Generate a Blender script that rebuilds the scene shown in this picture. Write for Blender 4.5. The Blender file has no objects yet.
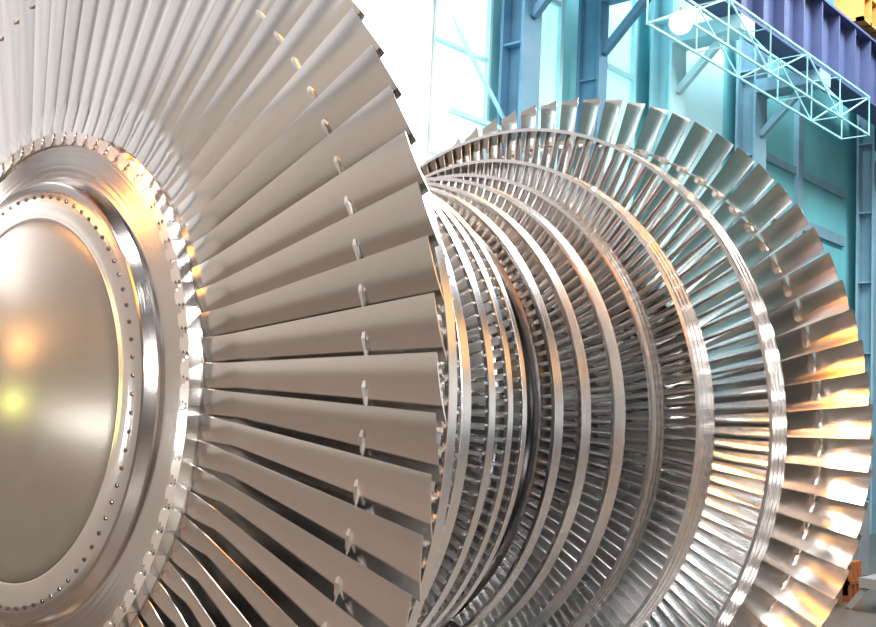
import bpy, bmesh, math, random
from mathutils import Matrix, Vector
random.seed(4)
S=1.8; H=2.6; L=1.595
scene=bpy.context.scene
col=scene.collection
PI=math.pi

# ---------------------------------------------------------------- helpers
def link(o,parent=None):
    col.objects.link(o)
    if parent is not None: o.parent=parent
    return o
def mesh_obj(name,verts,faces,mat=None,parent=None,smooth=None,loc=(0,0,0)):
    me=bpy.data.meshes.new(name); me.from_pydata(verts,[],faces); me.update()
    bm=bmesh.new(); bm.from_mesh(me); bmesh.ops.recalc_face_normals(bm,faces=bm.faces); bm.to_mesh(me); bm.free()
    if smooth:
        for p in me.polygons: p.use_smooth=True
        me.set_sharp_from_angle(angle=math.radians(smooth))
    if mat: me.materials.append(mat)
    o=bpy.data.objects.new(name,me); o.location=loc
    return link(o,parent)
def lathe(profile,closed=False,n=288):
    V=[];F=[];m=len(profile)
    for k in range(n):
        a=2*PI*k/n; c,s=math.cos(a),math.sin(a)
        for x,r in profile: V.append((x*S,-r*s*S,r*c*S))
    for k in range(n):
        k2=(k+1)%n
        for j in range(m if closed else m-1):
            j2=(j+1)%m
            F.append((k*m+j,k*m+j2,k2*m+j2,k2*m+j))
    return V,F
def box(V,F,x0,x1,y0,y1,z0,z1):
    b=len(V)
    V+=[(x0,y0,z0),(x1,y0,z0),(x1,y1,z0),(x0,y1,z0),(x0,y0,z1),(x1,y0,z1),(x1,y1,z1),(x0,y1,z1)]
    F+=[tuple(b+i for i in f) for f in((0,3,2,1),(4,5,6,7),(0,1,5,4),(1,2,6,5),(2,3,7,6),(3,0,4,7))]
def bar(V,F,a,b,w,h=None):
    h=h or w
    a=Vector(a);b=Vector(b);d=(b-a).normalized()
    up=Vector((0,0,1)) if abs(d.z)<.95 else Vector((0,1,0))
    s=d.cross(up).normalized();u=s.cross(d)
    k=len(V)
    for p in(a,b):
        for i,j in((-1,-1),(1,-1),(1,1),(-1,1)): V.append(tuple(p+s*i*w/2+u*j*h/2))
    F+=[(k,k+1,k+2,k+3),(k+7,k+6,k+5,k+4)]+[(k+i,k+4+i,k+4+(i+1)%4,k+(i+1)%4) for i in range(4)]
def empty(name,loc,parent=None):
    o=bpy.data.objects.new(name,None); o.location=loc; o.empty_display_size=.2
    return link(o,parent)
def tag(o,label,cat,group=None,kind=None):
    o["label"]=label; o["category"]=cat
    if group:o["group"]=group
    if kind:o["kind"]=kind
    return o
def lerp(a,b,t):return a+(b-a)*t

# ---------------------------------------------------------------- materials
def nt(name):
    m=bpy.data.materials.new(name); m.use_nodes=True
    t=m.node_tree; return m,t,t.nodes["Principled BSDF"]
def turned_metal(name,c1,c2,rough,aniso=.6,streak=60,bump=.15,var=.3):
    m,t,b=nt(name); N=t.nodes; K=t.links
    b.inputs['Metallic'].default_value=1
    b.inputs['Anisotropic'].default_value=aniso
    tg=N.new('ShaderNodeTangent'); tg.direction_type='RADIAL'; tg.axis='X'
    K.new(tg.outputs[0],b.inputs['Tangent'])
    tc=N.new('ShaderNodeTexCoord'); sp=N.new('ShaderNodeSeparateXYZ'); K.new(tc.outputs['Object'],sp.inputs[0])
    cb=N.new('ShaderNodeCombineXYZ'); K.new(sp.outputs['Y'],cb.inputs['Y']); K.new(sp.outputs['Z'],cb.inputs['Z'])
    ln=N.new('ShaderNodeVectorMath'); ln.operation='LENGTH'; K.new(cb.outputs[0],ln.inputs[0])
    c=N.new('ShaderNodeCombineXYZ'); K.new(sp.outputs['X'],c.inputs['X']); K.new(ln.outputs['Value'],c.inputs['Y'])
    ns=N.new('ShaderNodeTexNoise'); ns.inputs['Scale'].default_value=streak; ns.inputs['Detail'].default_value=4
    K.new(c.outputs[0],ns.inputs['Vector'])
    n2=N.new('ShaderNodeTexNoise'); n2.inputs['Scale'].default_value=3.5; n2.inputs['Detail'].default_value=5; K.new(tc.outputs['Object'],n2.inputs['Vector'])
    mx=N.new('ShaderNodeMix'); mx.data_type='RGBA'; mx.inputs['A'].default_value=(*c1,1); mx.inputs['B'].default_value=(*c2,1)
    K.new(n2.outputs['Fac'],mx.inputs['Factor']); K.new(mx.outputs['Result'],b.inputs['Base Color'])
    mr=N.new('ShaderNodeMapRange'); mr.inputs['To Min'].default_value=rough*(1-var); mr.inputs['To Max'].default_value=rough*(1+var)
    K.new(ns.outputs['Fac'],mr.inputs['Value']); K.new(mr.outputs[0],b.inputs['Roughness'])
    if bump:
        bp=N.new('ShaderNodeBump'); bp.inputs['Strength'].default_value=bump; bp.inputs['Distance'].default_value=.002
        K.new(ns.outputs['Fac'],bp.inputs['Height']); K.new(bp.outputs[0],b.inputs['Normal'])
    return m
def blade_metal(name,c1,c2,rough):
    m,t,b=nt(name); N=t.nodes; K=t.links
    b.inputs['Metallic'].default_value=1; b.inputs['Roughness'].default_value=rough
    tc=N.new('ShaderNodeTexCoord')
    ns=N.new('ShaderNodeTexNoise'); ns.inputs['Scale'].default_value=3; ns.inputs['Detail'].default_value=3; K.new(tc.outputs['Object'],ns.inputs['Vector'])
    oi=N.new('ShaderNodeObjectInfo')
    mx=N.new('ShaderNodeMix'); mx.data_type='RGBA'; mx.inputs['A'].default_value=(*c1,1); mx.inputs['B'].default_value=(*c2,1)
    K.new(oi.outputs['Random'],mx.inputs['Factor']); K.new(mx.outputs['Result'],b.inputs['Base Color'])
    mr=N.new('ShaderNodeMapRange'); mr.inputs['To Min'].default_value=rough*.85; mr.inputs['To Max'].default_value=rough*1.15
    K.new(ns.outputs['Fac'],mr.inputs['Value']); K.new(mr.outputs[0],b.inputs['Roughness'])
    return m
def paint(name,c,rough=.5,metal=0,var=.25,scale=2):
    m,t,b=nt(name); N=t.nodes; K=t.links
    b.inputs['Roughness'].default_value=rough; b.inputs['Metallic'].default_value=metal
    tc=N.new('ShaderNodeTexCoord'); ns=N.new('ShaderNodeTexNoise'); ns.inputs['Scale'].default_value=scale; ns.inputs['Detail'].default_value=5
    K.new(tc.outputs['Object'],ns.inputs['Vector'])
    mx=N.new('ShaderNodeMix'); mx.data_type='RGBA'; mx.inputs['A'].default_value=(*[v*(1-var) for v in c],1); mx.inputs['B'].default_value=(*[min(1,v*(1+var)) for v in c],1)
    K.new(ns.outputs['Fac'],mx.inputs['Factor']); K.new(mx.outputs['Result'],b.inputs['Base Color'])
    return m
def glow(name,c,s,base=.05):
    m,t,b=nt(name)
    b.inputs['Base Color'].default_value=(base*c[0],base*c[1],base*c[2],1); b.inputs['Emission Color'].default_value=(*c,1); b.inputs['Emission Strength'].default_value=s
    b.inputs['Roughness'].default_value=.5
    return m
M_disc=turned_metal('turned_steel',(.66,.645,.63),(.48,.465,.45),.14,.65)
M_ring=turned_metal('shroud_steel',(.88,.87,.86),(.72,.71,.70),.22,.5,90,.06)
M_drum=turned_metal('darkened_drum_steel',(.16,.16,.16),(.10,.10,.10),.22,.4)  # base colour darkened to deepen the shade between blade rows
M_face=turned_metal('matte_cover_steel',(.42,.40,.37),(.30,.285,.26),.20,0,40,0,.1)
M_blade=blade_metal('satin_blade_steel',(.94,.93,.91),(.76,.75,.73),.17)
M_bladeF=blade_metal('bright_blade_steel',(.88,.86,.83),(.74,.72,.69),.19)
M_bladeM=blade_metal('polished_blade_steel',(.88,.88,.88),(.80,.80,.80),.22)
M_bladeD=blade_metal('small_blade_steel',(.95,.94,.93),(.92,.91,.90),.28)
M_bolt=paint('bolt_steel',(.14,.13,.12),.35,1,.1)

# ---------------------------------------------------------------- blades
def blade_geo(secs,x0=0,mirror=False,nc=9,root=None,snub=None):
    """secs: (r,chord,stagger_deg,camber,thick,xoff). radial = +Z, clockwise tangent = -Y; s=0 trailing edge (outlet), s=1 leading edge"""
    V=[];F=[]; ring=2*nc
    for (r,ch,st,ca,th,xo) in secs:
        g=math.radians(st); cx,ct=math.cos(g),math.sin(g)
        loop=[]
        for side in(1,-1):
            for i in range(nc):
                s=i/(nc-1) if side==1 else 1-i/(nc-1)
                s=.5-.5*math.cos(PI*s)
                q=1-s
                t=th*(.16+ .84*math.sqrt(max(0,q))*(1-q)*2.2)*side*.5
                mline=ca*4*s*(1-s)
                u=(s-.5)*ch; w=mline-ca*.6+t
                x=xo+u*cx-w*ct; tt=u*ct+w*cx
                loop.append((x,tt))
        for x,tt in loop:
            if mirror:x=-x
            V.append(((x+x0)*S,-tt*S,r*S))
    for k in range(len(secs)-1):
        for j in range(ring):
            j2=(j+1)%ring
            F.append((k*ring+j,k*ring+j2,(k+1)*ring+j2,(k+1)*ring+j))
    n=len(secs)
    F.append(tuple(range(ring))); F.append(tuple((n-1)*ring+j for j in range(ring)))
    if snub:
        r,st,w,h,xo,ln=snub
        g=math.radians(st); cx,ct=math.cos(g),math.sin(g)
        for sd in(1,-1):
            b=len(V)
            for (d,ww,dr) in((0,w,h*1.6),(.4,w*.6,h),(1.0,w*.22,h*.3)):
                for (a,c) in((-1,-1),(1,-1),(1,1),(-1,1)):
                    u=a*ww/2; dd=sd*d*ln
                    x=xo+u*cx; tt=u*ct*.3+dd
                    if mirror:x=-x
                    V.append(((x+x0)*S,-tt*S,(r+c*dr/2)*S))
            for q in range(2):
                for j in range(4):
                    F.append((b+q*4+j,b+q*4+(j+1)%4,b+q*4+4+(j+1)%4,b+q*4+4+j))
            F.append((b+8,b+9,b+10,b+11)); F.append((b,b+1,b+2,b+3))
    if root:
        xa,xb,ra,rb,hw=root
        if mirror: xa,xb=-xa,-xb
        prof=[(ra,hw*.35),(ra+(rb-ra)*.25,hw*.75),(ra+(rb-ra)*.35,hw*.5),(ra+(rb-ra)*.6,hw*.95),(ra+(rb-ra)*.7,hw*.7),(rb,hw)]
        pts=[(r,w) for r,w in prof]+[(r,-w) for r,w in reversed(prof)]
        b=len(V);m=len(pts)
        for x in(xa,xb):
            for r,w in pts: V.append(((x+x0)*S,-w*S,r*S))
        for j in range(m): F.append((b+j,b+(j+1)%m,b+m+(j+1)%m,b+m+j))
        F.append(tuple(b+j for j in range(m))); F.append(tuple(b+m+j for j in range(m)))
    return V,F
def last_secs(far,n=24):
    out=[]
    for i in range(n):
        t=(i/(n-1))**1.3; r=lerp(.512,1.0,t)
        if far: st=lerp(46,69,t**.8)
        else: st=lerp(42,66,min(1,t/.14)**.9) if t<.14 else lerp(66,77,((t-.14)/.86)**.9)
        ch=lerp(.104,.094,t)
        ca=lerp(.032,.0065,min(1,t/.14)) if t<.14 else lerp(.0065,.003,(t-.14)/.86)
        if far: ca+=.003; ch=lerp(.096,.091,t)
        th=lerp(.0045,.003,t)+.004*max(0,1-t*12)
        out.append((r,ch,st,ca,th,0))
    return out
NB=78
def rotated(V,F,angles):
    VV=[];FF=[]
    for a in angles:
        c,s=math.cos(a),math.sin(a);b=len(VV)
        VV+=[(x,y*c-z*s,y*s+z*c) for x,y,z in V]
        FF+=[tuple(b+i for i in f) for f in F]
    return VV,FF

rotor=empty('turbine_rotor',(0,0,H))
tag(rotor,"huge double-flow steam turbine rotor of bright machined steel with fanned blades","turbine rotor")
prof=[(.06,.44),(.10,.50),(.16,.515),(.25,.515),(.30,.50),(.36,.52),(.50,.52),(.56,.53),(.66,.535),(.70,.55),(.705,.562),(.762,.562),(.766,.555),(.77,.545)]
prof=prof+[(L-x,r) for x,r in reversed(prof)]
prof+=[(L+.1,.30),(L+.12,.2),(L+.55,.2),(L+.56,.16),(L+.9,.16),(L+.9,.0)]
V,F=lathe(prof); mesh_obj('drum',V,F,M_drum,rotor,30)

def end_wheel(x0,mirror,vis,front,mat):
    if front:
        prof=[(.12,.44),(.12,.512),(-.050,.514),(-.0505,.512),(-.0505,.490),(-.046,.488),(-.046,.485),(-.047,.455),(-.048,.428),(-.050,.424),
              (-.069,.414),(-.0715,.411),(-.072,.408),(-.072,.346),(-.0718,.344),(-.0705,.341),(-.0705,.31)]
        V,F=lathe(prof)
    else:
        prof=[(-.12,.44),(-.12,.512),(.04,.514),(.045,.47),(.05,.30)]
        V,F=lathe(prof)
    w=mesh_obj('last_stage_wheel',V,F,M_disc,rotor,12,loc=(x0*S,0,0))
    sn=(.862,62,.021,.005,-.003,.030) if front else (.866,62,.042,.010,.002,.036)
    V,F=blade_geo(last_secs(not front),0,mirror,root=(-.0525,-.030,.490,.5140,.0200),snub=sn)
    first=None;rest=[]
    for k in range(NB):
        a=2*PI*k/NB; deg=(math.degrees(a)+180)%360-180
        if vis[0]<=deg<=vis[1]:
            if first is None:
                first=mesh_obj('blade',V,F,mat,w,30); o=first
            else:
                o=first.copy(); link(o); o.parent=w
            o.rotation_euler=(a,0,0)
        else: rest.append(a)
    VV,FF=rotated(V,F,rest)
    r=mesh_obj('blade_row',VV,FF,mat,w,30); r['kind']='stuff'
    return w
near=end_wheel(0,False,(-52,160),True,M_blade)
far=end_wheel(L,True,(-42,140),False,M_bladeF)
prof=[(-.0705,.3408),(-.0709,.338),(-.0714,.31),(-.0730,.26),(-.0755,.19),(-.079,.12),(-.0815,.05),(-.082,.0)]
V,F=lathe(prof); mesh_obj('end_cover',V,F,M_face,near,25)['label']="dull bulged end cover plate"
bm=bmesh.new(); bmesh.ops.create_cone(bm,cap_ends=True,segments=10,radius1=.0040*S,radius2=.0034*S,depth=.002*S)
bmesh.ops.rotate(bm,verts=bm.verts,matrix=Matrix.Rotation(-PI/2,3,'Y'))
bmesh.ops.translate(bm,verts=bm.verts,vec=(-.0730*S,0,.385*S))
me=bpy.data.meshes.new('bolt');bm.to_mesh(me);bm.free();me.materials.append(M_bolt)
for k in range(78):
    o=bpy.data.objects.new('bolt',me); link(o,near); o.rotation_euler=(2*PI*k/78,0,0)

# shrouded stages
stages=[(1.398,.854,.080,148,.064,.16,.0),(1.262,.735,.076,154,.054,.18,.0),(1.146,.672,.060,156,.050,.20,.0),(1.03,.640,.046,154,.046,.22,.0),(.935,.612,.038,152,.038,.26,.0),(.85,.598,.032,150,.031,.31,.0)]
def stage(x0,r,w,n,ch,tk,xo,mirror):
    rr=.512
    V,F=lathe([(-w*.5,rr-.01),(-w*.55,rr+.006),(w*.55,rr+.006),(w*.5,rr-.01)],True)
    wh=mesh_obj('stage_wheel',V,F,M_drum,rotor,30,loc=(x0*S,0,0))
    th=.009; g=.0013 if r>.8 else .002
    bmat=M_bladeM if (r>.8) else M_bladeD
    if mirror:
        pr=[(-w/2,r-th)]
        pr+=[(-w/2,r),(-w*.30,r),(-w*.29,r-g),(-w*.25,r-g),(-w*.24,r),(-w*.02,r),(-w*.01,r-g),(w*.03,r-g),(w*.04,r),(w*.28,r),(w*.29,r-g),(w*.33,r-g),(w*.34,r),(w/2,r)]
        pr+=[(w/2,r-th)]
    else:
        w*=.46 if r<.8 else .26; n=146; ch*=.9
        pr=[(-w/2,r-th),(-w/2,r-.001),(-w*.46,r),(w*.46,r),(w/2,r-.001),(w/2,r-th)]
    V,F=lathe(pr,True); mesh_obj('shroud_ring',V,F,M_ring,wh,30)
    secs=[]
    for i in range(6):
        t=i/5; hgt=(r-.52)
        st0,st1=6,8+ 20*min(1,hgt/.3)
        secs.append((lerp(.515,r-.006,t),ch*lerp(1,.85,t),lerp(st0,st1,t),ch*lerp(.12,.07,t),ch*tk*lerp(1,.85,t),xo))
    V,F=blade_geo(secs,0,mirror,nc=7)
    VV,FF=rotated(V,F,[2*PI*k/n for k in range(n)])
    b=mesh_obj('blade_row',VV,FF,bmat,wh,35); b['kind']='stuff'
for s in stages: stage(*s,True)
for (x,r,w,n,ch,tk,xo) in stages:
    if abs(r-.735)<.001: r=.700
    if abs(r-.598)<.001: x=.868
    stage(L-x,r,w,n,ch,tk,xo,False)

# ---------------------------------------------------------------- cradle under the rotor
M_grey=paint('grey_machine_paint',(.25,.27,.28),.5)
M_orange=paint('orange_paint',(.42,.17,.07),.5)
M_brown=paint('brown_primer_paint',(.24,.14,.08),.6)
cr=empty('rotor_cradle',(L*S/2,0,0)); tag(cr,"grey steel cradle carrying the rotor drum on two rollers","cradle")
V=[];F=[]
rz=H-.62*S
box(V,F,-.35,.35,-1.3,1.3,0,.25)
box(V,F,-.12,.12,-1.0,-.6,.25,rz-.35); box(V,F,-.12,.12,.6,1.0,.25,rz-.35)
box(V,F,-.12,.12,-.6,.6,.35,.55)
mesh_obj('frame',V,F,M_grey,cr)
for sy in(-1,1):
    V,F=lathe([(-.012,0),(-.012,.040),(-.010,.045),(.010,.045),(.012,.04),(.012,0)],n=48)
    a=.62; R=(.562+.0455)*S
    mesh_obj('roller',V,F,M_disc,cr,30,loc=(0,sy*R*math.sin(a),H-R*math.cos(a)))
    V=[];F=[]; box(V,F,-.12,-.06,sy*R*math.sin(a)-.1,sy*R*math.sin(a)+.1,.3,H-R*math.cos(a)+.01); box(V,F,.06,.12,sy*R*math.sin(a)-.1,sy*R*math.sin(a)+.1,.3,H-R*math.cos(a)+.01)
    mesh_obj('roller_bracket',V,F,M_grey,cr)

# ---------------------------------------------------------------- hall
M_teal=paint('teal_wall_paint',(.22,.58,.64),.6,0,.3,.6)
M_teal2=paint('pale_cyan_panel',(.50,.80,.85),.6,0,.15,.8)
M_blue=paint('hazed_blue_steel_paint',(.13,.29,.42),.5)  # blue lightened to put haze over the columns into the colour
M_bluegrey=paint('blue_grey_steel_paint',(.26,.42,.52),.5)
M_violet=paint('violet_blue_girder_paint',(.08,.10,.20),.5)
M_floor=paint('concrete_floor',(.12,.11,.10),.35,0,.3,.7)
M_wall=paint('grey_wall_plaster',(.24,.24,.245),.8)
M_cream=paint('cream_bounce_paint',(.46,.45,.43),.7,0,.12)  # for unseen bands that lighten the near blades' reflections
M_dark=paint('dark_roof',(.04,.042,.045),.8)
M_pale=paint('pale_turquoise_steel',(.36,.68,.74),.45,0,.1)
M_yel=paint('yellow_hoist_paint',(.48,.24,.07),.45)
M_white=paint('off_white_paint',(.7,.72,.74),.5)
M_dgrey=paint('light_grey_door_paint',(.30,.33,.36),.5)
def struct(name,x0,x1,y0,y1,z0,z1,mat):
    V=[];F=[];box(V,F,x0,x1,y0,y1,z0,z1); o=mesh_obj(name,V,F,mat); o['kind']='structure'; return o
X0,X1,Y0,Y1,Z1=-14,44,-15,8,17
struct('floor',X0,X1,Y0,Y1,-.2,0,M_floor)
struct('ceiling',X0,X1,Y0,Y1,Z1,Z1+.2,M_dark)
struct('wall_back',8.3,X1,Y1,Y1+.2,0,Z1,M_teal)
struct('wall_back.001',X0,8.3,Y1,Y1+.2,0,Z1,M_wall)
struct('wall_front',X0,X1,Y0-.2,Y0,0,Z1,M_wall)
struct('wall_right',X1,X1+.2,Y0,Y1,0,Z1,M_teal)
struct('wall_left',X0-.2,X0,Y0,Y1,0,Z1,M_wall)
G_hot=glow('sunlit_glazing',(.90,.98,1),7); G_cyan=glow('cyan_glazing',(.40,.86,.95),.9,.8)
def window(i,x0,x1,z0,z1,mat,nx=3,nz=4,bw=.05,fm=None,y=Y1-.02,s=1):
    V=[];F=[]
    for k in range(nx+1):
        x=lerp(x0,x1,k/nx); box(V,F,x-bw,x+bw,min(y,y-.12*s),max(y,y-.12*s),z0,z1)
    for k in range(nz+1):
        z=lerp(z0,z1,k/nz); box(V,F,x0,x1,min(y-.01*s,y-.10*s),max(y-.01*s,y-.1*s),z-bw,z+bw)
    o=mesh_obj('window_%d'%i,V,F,fm or M_teal2); o['kind']='structure'
    V=[];F=[];box(V,F,x0,x1,min(y-.03*s,y),max(y-.03*s,y),z0,z1); mesh_obj('glass',V,F,mat,o)
window(1,8.5,10.4,5.6,12.5,G_hot,1,2,.03,M_white)
window(8,10.45,11.9,5.0,12.5,glow('bright_cyan_glazing',(.62,.92,1),1.1,.5),1,4,.03,M_teal2)
window(2,12.9,14.0,4.2,12.5,G_cyan,1,4)
window(3,14.9,16.6,4.2,12.5,G_cyan,1,3)
window(4,-12.8,-3,5.6,13.5,glow('high_reflection_glow',(1,.95,.95),.70),4,3,.10,M_dgrey)  # unseen glowing panel added to brighten the near wheel's upper blades
window(5,-2.5,5.5,8.5,16,glow('side_reflection_glow',(1,.98,.97),2.0),3,3,.08,M_white)  # unseen glow added so the far blades reflect silver
window(6,-6,2,5,12,glow('front_reflection_glow',(1,.98,.96),1.7),5,4,.10,M_white,Y0+.02,-1)  # added behind the camera as a bright reflection for the metal
window(9,5,11,5,12,glow('front_reflection_glow',(1,.98,.96),1.9),4,4,.10,M_white,Y0+.02,-1)  # second added glow behind the camera, for reflections only
window(7,14,24,8,14,glow('amber_reflection_glow',(1,.50,.16),1.8),5,3,.08,M_white,Y0+.02,-1)  # added amber glow, tints the upper rings orange by reflection
window(10,13,22,2,6.5,glow('low_reflection_glow',(1,.98,.96),.9),5,2,.10,M_white,Y0+.02,-1)  # low added glow behind the camera, reflected by the rotor
# unseen glowing slots added in the end wall for gradients on the blades
gl_end=glow('end_reflection_glow',(1,.97,.95),1.3)
for i,(ya,yb) in enumerate(((5.2,6.4),(1.6,2.6),(-2.6,-1.6))):
    V=[];F=[]
    for y in(ya,yb): box(V,F,X0+.02,X0+.14,y-.05,y+.05,5.3,13)
    for z in(5.3,8,10.5,13): box(V,F,X0+.02,X0+.12,ya,yb,z-.05,z+.05)
    o=mesh_obj('window_%d'%(11+i),V,F,M_dgrey); o['kind']='structure'
    V=[];F=[];box(V,F,X0+.01,X0+.04,ya,yb,5.3,13); mesh_obj('glass',V,F,gl_end,o)
struct('trim_1',22.0,28.0,Y1-.06,Y1,3,6.6,M_teal2)
struct('trim_2',8.35,X1,Y1-.25,Y1,3.2,3.5,M_blue)
struct('trim_3',17.9,20.6,Y1-.08,Y1,6,14,M_teal2)
struct('trim_4',22,28.2,Y1-.10,Y1,8.0,8.3,M_bluegrey)
struct('trim_5',29.5,35.5,Y1-.10,Y1,6.2,6.5,M_teal2)
struct('trim_6',29.5,35.5,Y1-.60,Y1,5.0,5.22,M_teal2)
struct('bounce_band_back',X0,8.2,Y1-.06,Y1,0,5.2,M_cream)  # added out of view, gives the near blades a paler reflection
struct('bounce_band_left',X0,X0+.06,-6,Y1-.06,0,5.2,M_cream)  # matching added pale band on the left wall
struct('trim_9',22,28.2,Y1-.10,Y1,9.4,9.6,M_bluegrey)
struct('trim_10',24.8,25.1,Y1-.14,Y1,3,12,M_bluegrey)
zb=H+8.2; zt=H+9.75
def column(x,w,label,mat=M_blue,y=Y1-.55):
    V=[];F=[]
    box(V,F,-w/2,w/2,-.25,-.19,0,Z1); box(V,F,-w/2,w/2,.19,.25,0,Z1); box(V,F,-.04,.04,-.19,.19,0,Z1)
    for z in range(1,17,2): box(V,F,-w/2+.02,w/2-.02,-.19,.19,z-.02,z+.02)
    o=mesh_obj('steel_column',V,F,mat,loc=(x,y,0)); tag(o,label,'column','steel columns along the hall wall')
    V=[];F=[]; box(V,F,-w/2,w/2,-1.75,-.25,zb-.36,zb-.06); bar(V,F,(0,-.25,zb-1.3),(0,-1.3,zb-.3),.14)
    mesh_obj('bracket',V,F,mat,o)
    return o
column(12.2,.50,"dark blue steel column against the bright window wall")
column(14.4,.28,"dark blue steel column between cyan windows")
column(17.2,.6,"pale cyan steel column beside the windows",M_teal2)
column(21.1,.6,"blue-grey steel column under the crane girder",M_bluegrey)
column(28.8,.7,"blue-grey steel column on the teal wall",M_bluegrey)
column(36,.7,"blue-grey steel column on the teal wall",M_bluegrey)
V=[];F=[]; bar(V,F,(10.5,7.55,9.0),(11.95,7.55,7.7),.05); bar(V,F,(10.5,7.55,7.5),(11.95,7.55,7.5),.08)
b=mesh_obj('wall_brace',V,F,M_pale); tag(b,"pale turquoise steel wall brace in the bright window bay","brace")
V=[];F=[]
box(V,F,-28.9,28.9,-.02,.02,zb,zt); box(V,F,-28.9,28.9,-.3,.3,zb-.06,zb); box(V,F,-28.9,28.9,-.3,.3,zt,zt+.06)
for k in range(-28,29,1): box(V,F,k-.03,k+.03,-.26,-.02,zb,zt)
g=mesh_obj('crane_girder',V,F,M_violet,loc=(15,6,0)); tag(g,"violet-blue riveted crane runway girder high along the wall","crane girder")
tr=empty('crane_carriage',(24.6,6.0,zt+.06)); tag(tr,"orange-brown crane end carriage riding on the runway girder","crane carriage")
V=[];F=[];box(V,F,-1.5,1.5,-.22,.3,.16,.9)
for k in range(7): box(V,F,-1.5+k*.49,-1.42+k*.49,-.40,-.22,.16,.9)
box(V,F,-1.5,1.5,-.40,-.22,.16,.24); box(V,F,-1.5,1.5,-.40,-.22,.82,.9)
mesh_obj('carriage',V,F,M_yel,tr)
V=[];F=[];box(V,F,-1.1,.3,-.3,.25,.9,1.5);box(V,F,.6,1.2,-.25,.2,.9,1.25); mesh_obj('drive_unit',V,F,M_brown,tr)
for dx in(-1,1):
    V,F=lathe([(-.06,0),(-.06,.10),(.06,.10),(.06,0)],n=32)
    V=[(y,x,z) for x,y,z in V]
    mesh_obj('wheel',V,F,M_grey,tr,30,loc=(dx,0,.18))
# lattice truss
tz=H+6.6; th_=.85
t=empty('lattice_truss',(12.9,4.8,tz)); tag(t,"pale turquoise lattice truss boom hanging below the girder","lattice truss")
V=[];F=[];Lx=8.4
for y,z in((0,0),(.6,0),(0,th_),(.6,th_)): bar(V,F,(0,y,z),(Lx,y,z),.038)
mesh_obj('chord',V,F,M_pale,t)
V=[];F=[];n=5
for k in range(n+1):
    x=Lx*k/n
    for a,b in(((x,0,0),(x,0,th_)),((x,.6,0),(x,.6,th_)),((x,0,0),(x,.6,0)),((x,0,th_),(x,.6,th_))): bar(V,F,a,b,.022)
    if k<n:
        x2=Lx*(k+1)/n
        if k%2: x,x2=x2,x
        bar(V,F,(x,0,0),(x2,0,th_),.026); bar(V,F,(x,.6,0),(x2,.6,th_),.026)
mesh_obj('bracing',V,F,M_pale,t)
V=[];F=[]
for x in(.3,4.6,8.2): bar(V,F,(x,.6,th_),(x,1.15,zb-.1-tz),.03)
mesh_obj('hanger',V,F,M_pale,t)
# floodlight
fl=empty('floodlight',(12.75,4.7,H+6.40)); tag(fl,"glaring white floodlight hanging from the truss","floodlight")
V=[];F=[]; k=32
for (y,r) in((0,.0),(.0,.09),(-.18,.17),(-.18,.19),(.03,.10),(.05,0)):
    for j in range(k): V.append((r*math.cos(2*PI*j/k),y,r*math.sin(2*PI*j/k)))
for q in range(5):
    for j in range(k): F.append((q*k+j,q*k+(j+1)%k,(q+1)*k+(j+1)%k,(q+1)*k+j))
mesh_obj('housing',V,F,M_white,fl,30)
V=[(.165*math.cos(2*PI*j/k),-.17,.165*math.sin(2*PI*j/k)) for j in range(k)]
mesh_obj('lens',V,[tuple(range(k))],glow('lamp_lens',(1,1,1),30),fl)
V=[];F=[];bar(V,F,(0,.03,0),(0,.15,.25),.05); mesh_obj('arm',V,F,M_grey,fl)
fl.rotation_euler=(.3,0,-1.05)

# floor equipment beyond the rotor
def cabinet(x,y,w,d,h,mat,label):
    o=empty('control_cabinet',(x,y,0)); tag(o,label,'cabinet')
    V=[];F=[];box(V,F,-w/2,w/2,-d/2,d/2,.08,h);box(V,F,-w/2+.05,w/2-.05,-d/2+.05,d/2-.05,0,.08); mesh_obj('body',V,F,mat,o)
    V=[];F=[];box(V,F,-w/2+.06,-.02,-d/2-.03,-d/2,.2,h-.1); mesh_obj('door',V,F,M_dgrey,o)
    V=[];F=[];box(V,F,.02,w/2-.06,-d/2-.03,-d/2,.2,h-.1); mesh_obj('door',V,F,M_dgrey,o)
    V=[];F=[];box(V,F,-.08,-.05,-d/2-.06,-d/2-.03,h*.5,h*.6); mesh_obj('handle',V,F,M_grey,o)
cabinet(17.3,3.9,1.3,.7,1.5,M_bluegrey,"grey-doored blue-grey control cabinet on the hall floor")
cabinet(19.6,4.8,1.2,.7,2.1,M_white,"off-white control cabinet on the hall floor")
def stand(x,y,k,mat,label):
    st=empty('support_stand',(x,y,0)); tag(st,label,"stand")
    for sx in(-.6,.6):
        for sy in(-.4,.4):
            V=[];F=[];bar(V,F,(sx*1.1,sy*1.2,0.02),(sx,sy*.6,k),.09); mesh_obj('leg',V,F,mat,st)
    V=[];F=[];box(V,F,-.75,.75,-.3,.3,k,k+.15);box(V,F,-.6,.6,-.04,.04,k*.4,k*.5); mesh_obj('top_beam',V,F,mat,st)
stand(15.6,2.3,.35,M_grey,"low grey steel trestle stand on the hall floor")
stand(17.8,2.2,1.1,M_grey,"grey steel trestle stand on the hall floor")
stand(13.4,1.0,.5,M_bluegrey,"blue-grey steel trestle stand on the hall floor")
def crate(x,y,w,d,h,mat,label):
    V=[];F=[];box(V,F,-w/2,w/2,-d/2,d/2,.1,h)
    for sx in(-1,0,1): box(V,F,sx*(w/2-.05)-.05,sx*(w/2-.05)+.05,-d/2-.03,d/2+.03,0,h+.02)
    box(V,F,-w/2,w/2,-d/2-.035,d/2+.035,h*.45,h*.55)
    tag(mesh_obj('crate',V,F,mat,loc=(x,y,0)),label,'crate')
crate(14.6,3.3,.9,.7,.7,M_brown,"brown braced wooden equipment crate on the hall floor")
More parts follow.
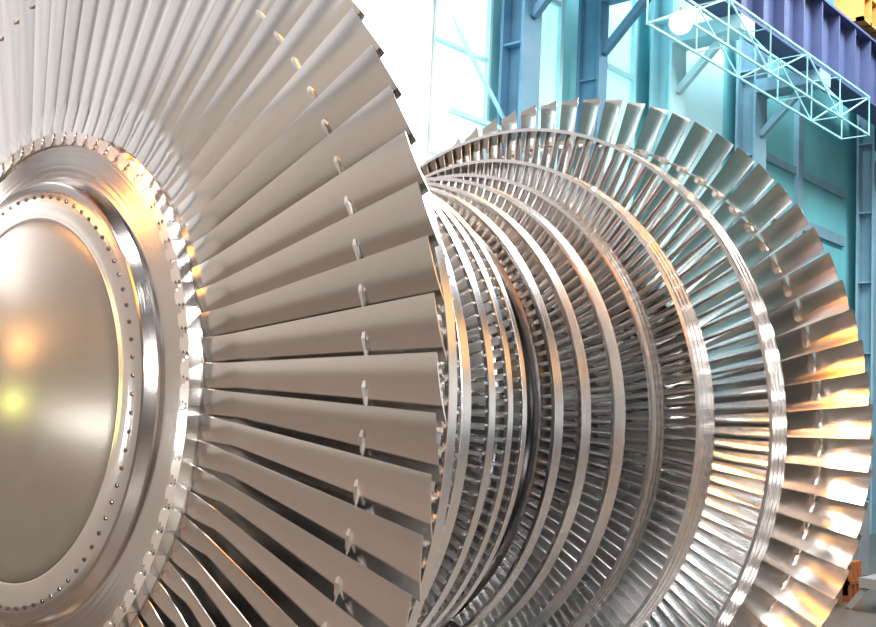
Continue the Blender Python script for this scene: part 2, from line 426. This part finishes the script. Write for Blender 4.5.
crate(15.8,3.25,.5,.45,.6,M_orange,"dull orange braced equipment crate on the hall floor")
crate(15.2,4.5,.8,.6,.8,M_white,"off-white braced equipment crate on the hall floor")
V=[];F=[];box(V,F,-1.2,1.2,-.3,.3,-.25,.25)
tag(mesh_obj('service_box',V,F,M_orange,loc=(31,7.68,5.48)),"orange steel service box on a ledge of the teal wall","service box")

# ---------------------------------------------------------------- lights
def area(name,loc,target,sx,sy,power,colr):
    l=bpy.data.lights.new(name,'AREA'); l.shape='RECTANGLE'; l.size=sx;l.size_y=sy; l.energy=power; l.color=colr
    o=bpy.data.objects.new(name,l); o.location=loc
    o.rotation_euler=(Vector(target)-Vector(loc)).to_track_quat('-Z','Y').to_euler(); link(o); return o
area('added_top_light',(2,-3,16.5),(2,-3,0),12,1.0,1500,(1,.99,.98))  # added overhead light, no skylight is modelled
area('added_top_light',(-7,-7,14),(0,0,H),6,1.0,750,(1,.98,.97))  # added strip of light over the near wheel
area('added_top_light',(-6,1,14),(-6,7,1),6,1.0,540,(1,.98,.96))  # added light aimed at the unseen back wall
area('added_top_light',(16,-3,16.5),(10,-2,0),12,2,2400,(.95,.98,1))  # added overhead light for the far half of the hall
area('added_wall_fill',(22,2,15.5),(26,8,5),14,1,2200,(.9,1,1))  # added fill that brightens the teal wall
area('added_front_fill',(-3.5,-9,5.5),(1.5,-1,H),3,.5,360,(1,.99,.98))  # added strip from the camera side, lights the blade gaps
area('added_front_fill',(-.5,-7,3.6),(1.8,-1,H),.6,.6,260,(1,.99,.98))  # added frontal fill, catches the blades' leading edges
area('added_front_fill',(4,-10,7),(2.3,-1,H),.5,3,460,(1,.99,.98))  # added upright strip for highlights on the middle stages
area('added_front_fill',(1.5,-6.5,.7),(2.1,-.6,H-.6),1.2,.5,130,(1,.98,.95))  # added fill near the floor, lifts the lower stages
area('yellow_task_lamp',(-3.3,6.1,2.55),(0,0,H),.28,.28,4,(.95,.95,.25))
area('orange_glint_lamp',(-3.4,6.2,3.35),(0,0,H),.40,.3,5,(1,.50,.16))
area('orange_glint_lamp',(-3.9,5.3,4.6),(0,-.6,3.2),.45,.25,5,(1,.42,.12))  # added to throw a copper reflection on the hub collar
area('added_glint_light',(-2.6,6.2,4.2),(0,0,H),1.0,.8,10,(1,.98,.97))  # added for a soft white haze on the end cover
area('added_glint_light',(-3.5,4.12,2.4),(0,-.8,H),.12,.12,2.5,(1,.98,.97))  # added for the hot spot on the hub annulus
area('added_orange_light',(-11,-4,12),(3,-1.5,H),7,4,330,(1,.38,.07))  # added orange light for the lower far blades
area('added_orange_light',(-4.5,3.3,15.5),(3,-1.5,H),6,4.5,1150,(1,.36,.06))  # added orange light reflected by the far blades' right side
area('added_orange_light',(13.5,3.5,13.0),(2.5,-.5,H),3,1.0,700,(1,.45,.12))  # added orange light for the tops of the shroud rings
w=bpy.data.worlds.new('World'); scene.world=w; w.use_nodes=True
w.node_tree.nodes['Background'].inputs[0].default_value=(.5,.6,.65,1); w.node_tree.nodes['Background'].inputs[1].default_value=.4

# ---------------------------------------------------------------- camera
yaw,pit,roll,f=.726,.098,.047,1072.
Fv=Vector((math.cos(yaw)*math.cos(pit),math.sin(yaw)*math.cos(pit),math.sin(pit)))
R=Fv.cross(Vector((0,0,1))).normalized();U=R.cross(Fv)
R2=R*math.cos(roll)+U*math.sin(roll);U2=-R*math.sin(roll)+U*math.cos(roll)
cd=bpy.data.cameras.new('Camera');cd.sensor_width=36;cd.lens=f/876*36;cd.clip_end=200
cam=bpy.data.objects.new('Camera',cd);link(cam)
m=Matrix((R2,U2,-Fv)).transposed().to_4x4(); m.translation=Vector((-1.072*S,-1.94*S,H-.002*S))
cam.matrix_world=m
scene.camera=cam
scene.view_settings.view_transform='Standard'
try: scene.view_settings.look='Medium High Contrast'
except Exception: pass
scene.view_settings.exposure=0
